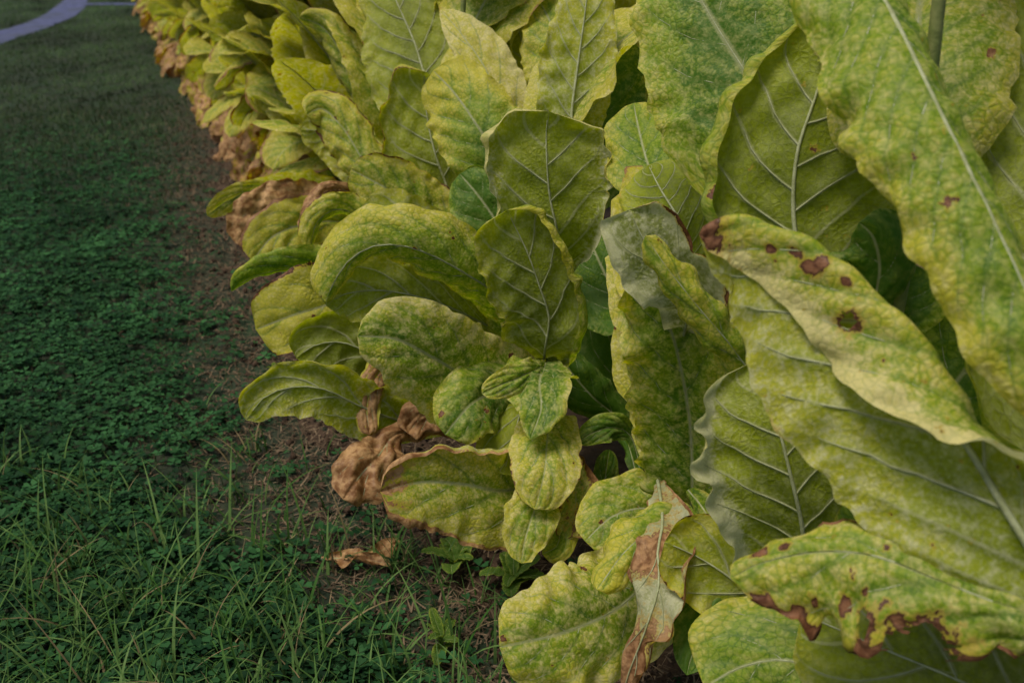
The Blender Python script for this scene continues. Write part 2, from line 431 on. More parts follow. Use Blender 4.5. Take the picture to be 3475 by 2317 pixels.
# ------------------------------------------------------------------ the setting
CLEAR = []
def setting():
    r = 160.0
    v = [(-r, -30, 0), (r, -30, 0), (r, r, 0), (-r, r, 0)]
    tag(link('ground', raw_mesh('ground', v, [[0, 1, 2, 3]], mat=M_LAWN)), kind='structure')
    rng = np.random.default_rng(5)
    # soil bed: a low, rough bank the tobacco rows stand on; its edge dips under the turf
    ny, nx = 260, 60
    ys = np.linspace(-1.5, 24, ny); us = np.linspace(0, 1, nx) ** 1.6 * 6.0
    Y, U = np.meshgrid(ys, us, indexing='ij')
    X = edge_x(Y) + .05 + U + .13 * wob(rng, Y / 3.0, 10, .7, 9) * (1 - sstep(0, 1.2, U))
    Z = -.012 + .055 * sstep(0, .5, U) + .012 * wob2(rng, X * 1.2, Y * 1.2, 12, 1, 6) * sstep(0, .15, U) + .006 * wob2(rng, X * 5, Y * 5, 12, 1, 4)
    v = np.stack([X, Y, Z], -1).reshape(-1, 3)
    i, j = np.meshgrid(np.arange(ny - 1), np.arange(nx - 1), indexing='ij')
    q = np.stack([i * nx + j, i * nx + j + 1, (i + 1) * nx + j + 1, (i + 1) * nx + j], -1).reshape(-1, 4)
    tag(link('soil_bed', raw_mesh('soil_bed', v, q, mat=M_SOIL)), kind='structure')
    # curved lane and the thin path that meets it
    def ground_at(x, y):
        v_ = (CY - y) / FPX; d = CAM[2] / (math.sin(PITCH) - v_ * math.cos(PITCH))
        return P(x, y, d)[:2]
    cl, _, _ = spline([np.append(ground_at(x, y), .006) for x, y in ((-420, 215), (-150, 172), (0, 126), (110, 92), (200, 55), (255, 5), (285, -50))], 60)
    T = unit(np.gradient(cl, axis=0)); Bn = np.stack([-T[:, 1], T[:, 0], 0 * T[:, 0]], 1)
    CLEAR.append((cl[:, :2].copy(), .26))
    w = (np.linspace(.30, .16, len(cl)) * (1 + .12 * wob(rng, np.linspace(0, 1, len(cl)), 6, 2, 9)))[:, None]                # it narrows where it swings away
    v = np.vstack([cl + Bn * w, cl - Bn * w]); n = len(cl)
    q = [[a, a + n, a + n + 1, a + 1] for a in range(n - 1)]
    tag(link('lane', raw_mesh('lane', v, q, mat=M_LANE)), kind='structure')
    cl, _, _ = spline([np.append(ground_at(x, y), .011) for x, y in ((285, 17), (360, 16), (460, 17), (620, 19))], 20)
    T = unit(np.gradient(cl, axis=0)); Bn = np.stack([-T[:, 1], T[:, 0], 0 * T[:, 0]], 1)
    CLEAR.append((cl[:, :2].copy(), .16))
    v = np.vstack([cl + Bn * .22, cl - Bn * .22]); n = len(cl)
    q = [[a, a + n, a + n + 1, a + 1] for a in range(n - 1)]
    tag(link('path', raw_mesh('path', v, q, mat=M_LANE)), kind='structure')

def colour_attr(me, c):
    a = me.attributes.new('bc', 'FLOAT_COLOR', 'POINT')
    a.data.foreach_set('color', np.concatenate([c, np.ones((len(c), 1))], 1).astype(np.float32).ravel())

def blades(name, base, az, length, width, lean, droop, col, nseg, mat, z0=0.0):
    """many grass blades in one mesh: tapering strips that lean and droop"""
    n = len(base); k = nseg + 1
    u = np.linspace(0, 1, k)[None]
    ang = lean[:, None] + droop[:, None] * u                       # angle from vertical
    d = length[:, None] / nseg
    hor = np.concatenate([np.zeros((n, 1)), np.cumsum(np.sin(ang[:, :-1]) * d, 1)], 1)
    ver = np.concatenate([np.zeros((n, 1)), np.cumsum(np.cos(ang[:, :-1]) * d, 1)], 1)
    dx, dy = np.cos(az)[:, None], np.sin(az)[:, None]
    px, py, pz = base[:, 0:1] + hor * dx, base[:, 1:2] + hor * dy, base[:, 2:3] + np.maximum(ver, -.0) + z0
    w = width[:, None] * (1 - u ** 1.7) * .5 + 1e-4
    v = np.stack([np.stack([px - dy * w, py + dx * w, pz], -1), np.stack([px + dy * w, py - dx * w, pz], -1)], 2).reshape(-1, 3)
    b = (np.arange(n) * k * 2)[:, None] + (np.arange(nseg) * 2)[None]
    q = np.stack([b, b + 1, b + 3, b + 2], -1).reshape(-1, 4)
    me = raw_mesh(name, v, q, mat=mat)
    colour_attr(me, np.repeat(col, k * 2, axis=0))
    return me

def scatter_view(rng, n, d0, d1, xpad=.35, power=1.0):
    """random ground points within the wedge of lawn the camera overlooks, with a margin either side"""
    y = d0 + (d1 - d0) * rng.random(n) ** power
    xl = -(.62 * y + .5) - xpad
    xr = edge_x(y) + .75
    return np.stack([xl + (xr - xl) * rng.random(n), y, np.zeros(n)], 1)

def lawn():
    rng = np.random.default_rng(11)
    patch = lambda p, f=1.0: wob2(np.random.default_rng(77), p[:, 0] * f, p[:, 1] * f, 9, .25, 1.1)
    # clover
    p = scatter_view(rng, 64000, 1.0, 7.5, power=1.25)
    dist = p[:, 0] - edge_x(p[:, 1])
    keep = (rng.random(len(p)) < np.clip(-dist * 2.0 + .16 + .45 * wob2(np.random.default_rng(78), p[:, 0], p[:, 1], 9, .5, 2.2), .05, 1)) & (patch(p) + rng.normal(0, .5, len(p)) > -.75) & (rng.random(len(p)) > .92 * sstep(4.2, 7.4, p[:, 1]))
    p = p[keep]; n = len(p)
    hgt = rng.uniform(.012, .045, n) * (1 + .25 * patch(p, 2)); r = .0065 + .0110 * rng.random(n) ** 1.5
    az = rng.uniform(0, 2 * np.pi, n); tilt = rng.uniform(-.35, .5, n)
    V, Q, C = [], [], []
    shape = np.array([(0.05, 0), (.62, .52), (1.02, .42), (.93, 0), (1.02, -.42), (.62, -.52)])
    cen = p + np.stack([0 * hgt, 0 * hgt, hgt], 1)
    hue = rng.random(n)[:, None]
    col = np.array([.010, .038, .014]) * (1 - hue) + np.array([.036, .108, .034]) * hue
    col *= rng.uniform(.65, 1.3, n)[:, None] * (1 + .35 * patch(p, 1.6))[:, None].clip(.5, 1.6)
    for l in range(3):
        a = az + l * 2 * np.pi / 3 + rng.normal(0, .12, n)
        fo = rng.uniform(.05, .5, n)
        x = shape[None, :, 0] * r[:, None] * 1.3; y = shape[None, :, 1] * r[:, None] * 1.3
        z = np.abs(y) * fo[:, None] - x * np.sin(tilt + rng.normal(0, .25, n))[:, None]
        vx = cen[:, 0:1] + x * np.cos(a)[:, None] - y * np.sin(a)[:, None]
        vy = cen[:, 1:2] + x * np.sin(a)[:, None] + y * np.cos(a)[:, None]
        V.append(np.stack([vx, vy, cen[:, 2:3] + z], -1).reshape(-1, 3))
        b = l * n * 6 + (np.arange(n) * 6)[:, None]
        Q.append(np.concatenate([b + np.array([[0, 1, 2, 3]]), b + np.array([[0, 3, 4, 5]])], 0).astype(int)[:, [3, 2, 1, 0]])
        C.append(np.repeat(col * rng.uniform(.85, 1.15, n)[:, None], 6, axis=0))
    me = raw_mesh('clover', np.vstack(V), np.vstack(Q), mat=M_CLOVER, smooth=False)
    colour_attr(me, np.vstack(C))
    tag(link('clover', me), 'low dark green clover carpeting the lawn beside the row', 'clover', kind='stuff')
    # short turf grass, near and far
    p = scatter_view(rng, 60000, 1.0, 8.0, power=1.2)
    dist = p[:, 0] - edge_x(p[:, 1])
    p = p[rng.random(len(p)) < np.clip(-dist * 1.8 + .12 + .4 * wob2(np.random.default_rng(79), p[:, 0], p[:, 1], 9, .5, 2.2), .06, 1)]; n = len(p)
    h = rng.random(n)[:, None]
    col = np.array([.014, .042, .014]) * (1 - h) + np.array([.040, .075, .020]) * h
    dead = rng.random(n) < .16
    col[dead] = np.array([.14, .11, .06]) * rng.uniform(.5, 1.1, dead.sum())[:, None]
    me = blades('turf', p, rng.uniform(0, 6.28, n), rng.uniform(.018, .06, n), rng.uniform(.0014, .003, n), rng.uniform(.1, .9, n), rng.uniform(.2, 1.1, n), col, 2, M_BLADE)
    tag(link('turf', me), 'short turf grass growing through the clover', 'grass', kind='stuff')
    p = scatter_view(rng, 150000, 5.0, 24.0, power=1.0, xpad=2.0)
    dist = p[:, 0] - edge_x(p[:, 1]); p = p[(dist < .12 * rng.standard_normal(len(p))) & (rng.random(len(p)) < sstep(4.6, 7.5, p[:, 1]) + .15)]; n = len(p)
    for line, w in CLEAR:
        seg = np.concatenate([line[:-1] * (1 - f) + line[1:] * f for f in (0, .33, .66)])
        far = np.ones(len(p), bool)
        for q in range(0, len(p), 20000):
            far[q:q + 20000] = (((p[q:q + 20000, None, :2] - seg[None]) ** 2).sum(-1).min(1)) > w * w
        p = p[far]
    n = len(p)
    h = rng.random(n)[:, None]; pt = np.clip(.5 + .5 * patch(p, .6), 0, 1)[:, None]
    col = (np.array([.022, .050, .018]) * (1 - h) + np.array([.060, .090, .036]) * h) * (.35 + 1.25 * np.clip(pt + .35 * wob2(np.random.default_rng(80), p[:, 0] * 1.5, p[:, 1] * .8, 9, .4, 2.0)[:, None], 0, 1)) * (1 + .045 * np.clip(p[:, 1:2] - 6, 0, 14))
    # keep the lane and the path clear
    me = blades('mown_grass', p, rng.uniform(0, 6.28, n), rng.uniform(.018, .055, n), rng.uniform(.005, .011, n), rng.uniform(.3, 1.1, n), rng.uniform(.2, .8, n), col, 2, M_BLADE)
    tag(link('mown_grass', me), 'mown grass of the far lawn running up to the lane', 'grass', kind='stuff')
    # long grass in the near left corner and thin tufts along the bed
    n = 5200
    y = 1.25 + 1.5 * rng.random(n) ** 1.3; x = -(.55 * y + .4) + (edge_x(y) + .25 + .55 * y + .4) * rng.random(n)
    p = np.stack([x, y, 0 * x], 1)
    near = np.clip(1.25 - (y - 1.4) * 1.05, .04, 1); keep = rng.random(n) < near * np.clip(.6 - (x - edge_x(y)) * 1.1, .06, 1)
    p = p[keep]; n = len(p)
    # gather into tufts
    cen = p[rng.integers(0, n, 130)]; w = rng.random(n) < .55
    p[w] = cen[rng.integers(0, 130, w.sum())] + rng.normal(0, .02, (w.sum(), 3)) * np.array([1, 1, 0])
    h = rng.random(n)[:, None]
    col = np.array([.040, .110, .018]) * (1 - h) + np.array([.135, .22, .065]) * h
    dead = rng.random(n) < .10
    col[dead] = np.array([.26, .20, .10]) * rng.uniform(.6, 1.1, dead.sum())[:, None]
    me = blades('long_grass', p, rng.uniform(0, 6.28, n), rng.uniform(.05, .25, n) * np.clip(rng.normal(.75, .28, n), .25, 1.3), rng.uniform(.0026, .0075, n), rng.uniform(.05, .8, n), rng.uniform(.2, 1.5, n), col, 7, M_BLADE)
    tag(link('long_grass', me), 'long loose grass blades in the near left corner', 'grass', kind='stuff')
    # straw and leaf crumbs on the soil
    n = 26000
    y = 1.1 + 7.5 * rng.random(n) ** 1.6; dist = rng.normal(.18, .26, n); p = np.stack([edge_x(y) + dist, y, 0 * y], 1)
    p[:, 2] = .003 + .045 * sstep(0, .5, dist)
    h = rng.random(n)[:, None]
    col = np.array([.045, .030, .020]) * (1 - h) + np.array([.21, .15, .095]) * h
    me = blades('straw', p, rng.uniform(0, 6.28, n), rng.uniform(.008, .05, n), rng.uniform(.0015, .006, n), rng.uniform(1.0, 1.75, n), rng.uniform(-.5, .5, n), col, 3, M_STRAW)
    # clods
    n2 = 5000
    y = 1.1 + 6.5 * rng.random(n2) ** 1.5; dist = rng.normal(.28, .24, n2); c = np.stack([edge_x(y) + dist, y, .002 + .048 * sstep(0, .5, dist)], 1)
    oct_ = np.array([(1, 0, 0), (0, 1, 0), (-1, 0, 0), (0, -1, 0), (0, 0, 1), (0, 0, -1)], float)
    tri = np.array([(0, 1, 4), (1, 2, 4), (2, 3, 4), (3, 0, 4), (1, 0, 5), (2, 1, 5), (3, 2, 5), (0, 3, 5)])
    sz = (.003 + .012 * rng.random(n2) ** 3)[:, None, None]
    vv = c[:, None] + oct_[None] * sz * rng.uniform(.55, 1.25, (n2, 6, 1)) + rng.normal(0, .15, (n2, 6, 3)) * sz
    tag(link('clods', raw_mesh('clods', vv.reshape(-1, 3), tris=(tri[None] + 6 * np.arange(n2)[:, None, None]).reshape(-1, 3), mat=M_SOIL, smooth=False)), 'small crumbs and clods of dry soil along the row', 'soil', kind='stuff')
    tag(link('straw', me), 'dry straw and crumbled leaf scraps on the bare soil', 'straw', kind='stuff')

setting()
lawn()

# ------------------------------------------------------------------ plants with leaves seen close
PL = {}
ORD = {-3: 'out of frame at the right', -2: '', -1: '', 0: ''}
def stalk_mesh(name, h, r0, seed):
    rng = np.random.default_rng(seed)
    z = np.linspace(-.02, h, 18)
    p = np.stack([.012 * wob(rng, z, 3, .3, 1.2) * sstep(0, .3, z), .012 * wob(rng, z, 3, .3, 1.2) * sstep(0, .3, z), z], 1)
    rad = r0 * (1 - .6 * np.clip(z / h, 0, 1)) * (1 + .07 * np.sin(z * 60))
    v, q = tube(p, np.tile([1.0, 0, 0], (18, 1)), rad, 10)
    return raw_mesh(name, v, q, mat=M_STALK)

def new_plant(k, label, h=1.5, row=0, group='tobacco plants of the front row', seed=0, j=0.0, r0=.015):
    b = stand(k, row, j)
    o = link('tobacco_plant', None); o.location = (b[0], b[1], .03)
    tag(o, label, 'tobacco plant', group)
    link('stalk', stalk_mesh('stalk', h, r0, 100 + seed), o)
    return o

def hero(pk, z, pts, W, face='U', roll=0, seed=None, ribs=True, rib=.0045, nt=96, ns=30, **kw):
    """leaf of plant pk growing from its stalk at height z through the listed points"""
    o = PL[pk]; b = np.array(o.location)
    seed = seed if seed is not None else (abs(hash((round(pts[0][0]), round(pts[0][1])))) % 100000)
    wp = [P(*p) for p in pts]
    ctrl = [np.array([b[0], b[1], b[2] + z])] + wp if z is not None else wp
    mid, marks, L = spline(ctrl, nt)
    t1 = marks[1] if z is not None else 0.0
    T = unit(np.gradient(mid, axis=0)); view = unit(mid - CAM)
    N = -view if face == 'U' else view
    N = unit(N - T * (N * T).sum(1, keepdims=True))
    # let the facing direction change slowly where the midrib points at the lens
    for _ in range(6):
        N[1:-1] = unit(N[1:-1] + .5 * (N[:-2] + N[2:])); N = unit(N - T * (N * T).sum(1, keepdims=True))
    tv = np.clip((np.linspace(0, 1, nt) - t1) / (1 - t1), 0, 1)
    ra = np.radians(lst(roll, tv))[:, None]
    N = N * np.cos(ra) + np.cross(T, N) * np.sin(ra)
    g = leaf_geo(mid, N, W, seed, nt=nt, ns=ns, t1=t1, **kw)
    g['pos'] = g['pos'] - b
    lf = link('leaf', leaf_mesh('leaf', g), o)
    if ribs:
        link('midrib', midrib_mesh('midrib', g, rib), lf)
        vm = veins_mesh('side_veins', g, rib * .33)
        if vm: link('side_veins', vm, lf)
    return lf

PL['A'] = new_plant(-3, 'nearest tobacco plant, whose huge folded yellow leaf reaches in from the right edge', 1.75, seed=1)
PL['B'] = new_plant(-2, 'tall tobacco plant at upper right with broad leaves showing thick pale ribs', 1.75, seed=2)
PL['C'] = new_plant(-1, 'tobacco plant at bottom centre with a dry brown curled leaf hanging', .8, seed=3)
PL['D'] = new_plant(0, 'bushy tobacco plant in mid picture with spotted yellow leaves and dead brown ones beneath', .98, seed=4)
PL['E'] = new_plant(1, 'tobacco plant just behind the bushy one, its tall pale leaf edged in brown', 1.35, seed=5)
PL['F'] = new_plant(2, 'second tobacco plant behind the bushy one, with orange dead leaves at its foot', 1.4, seed=6)

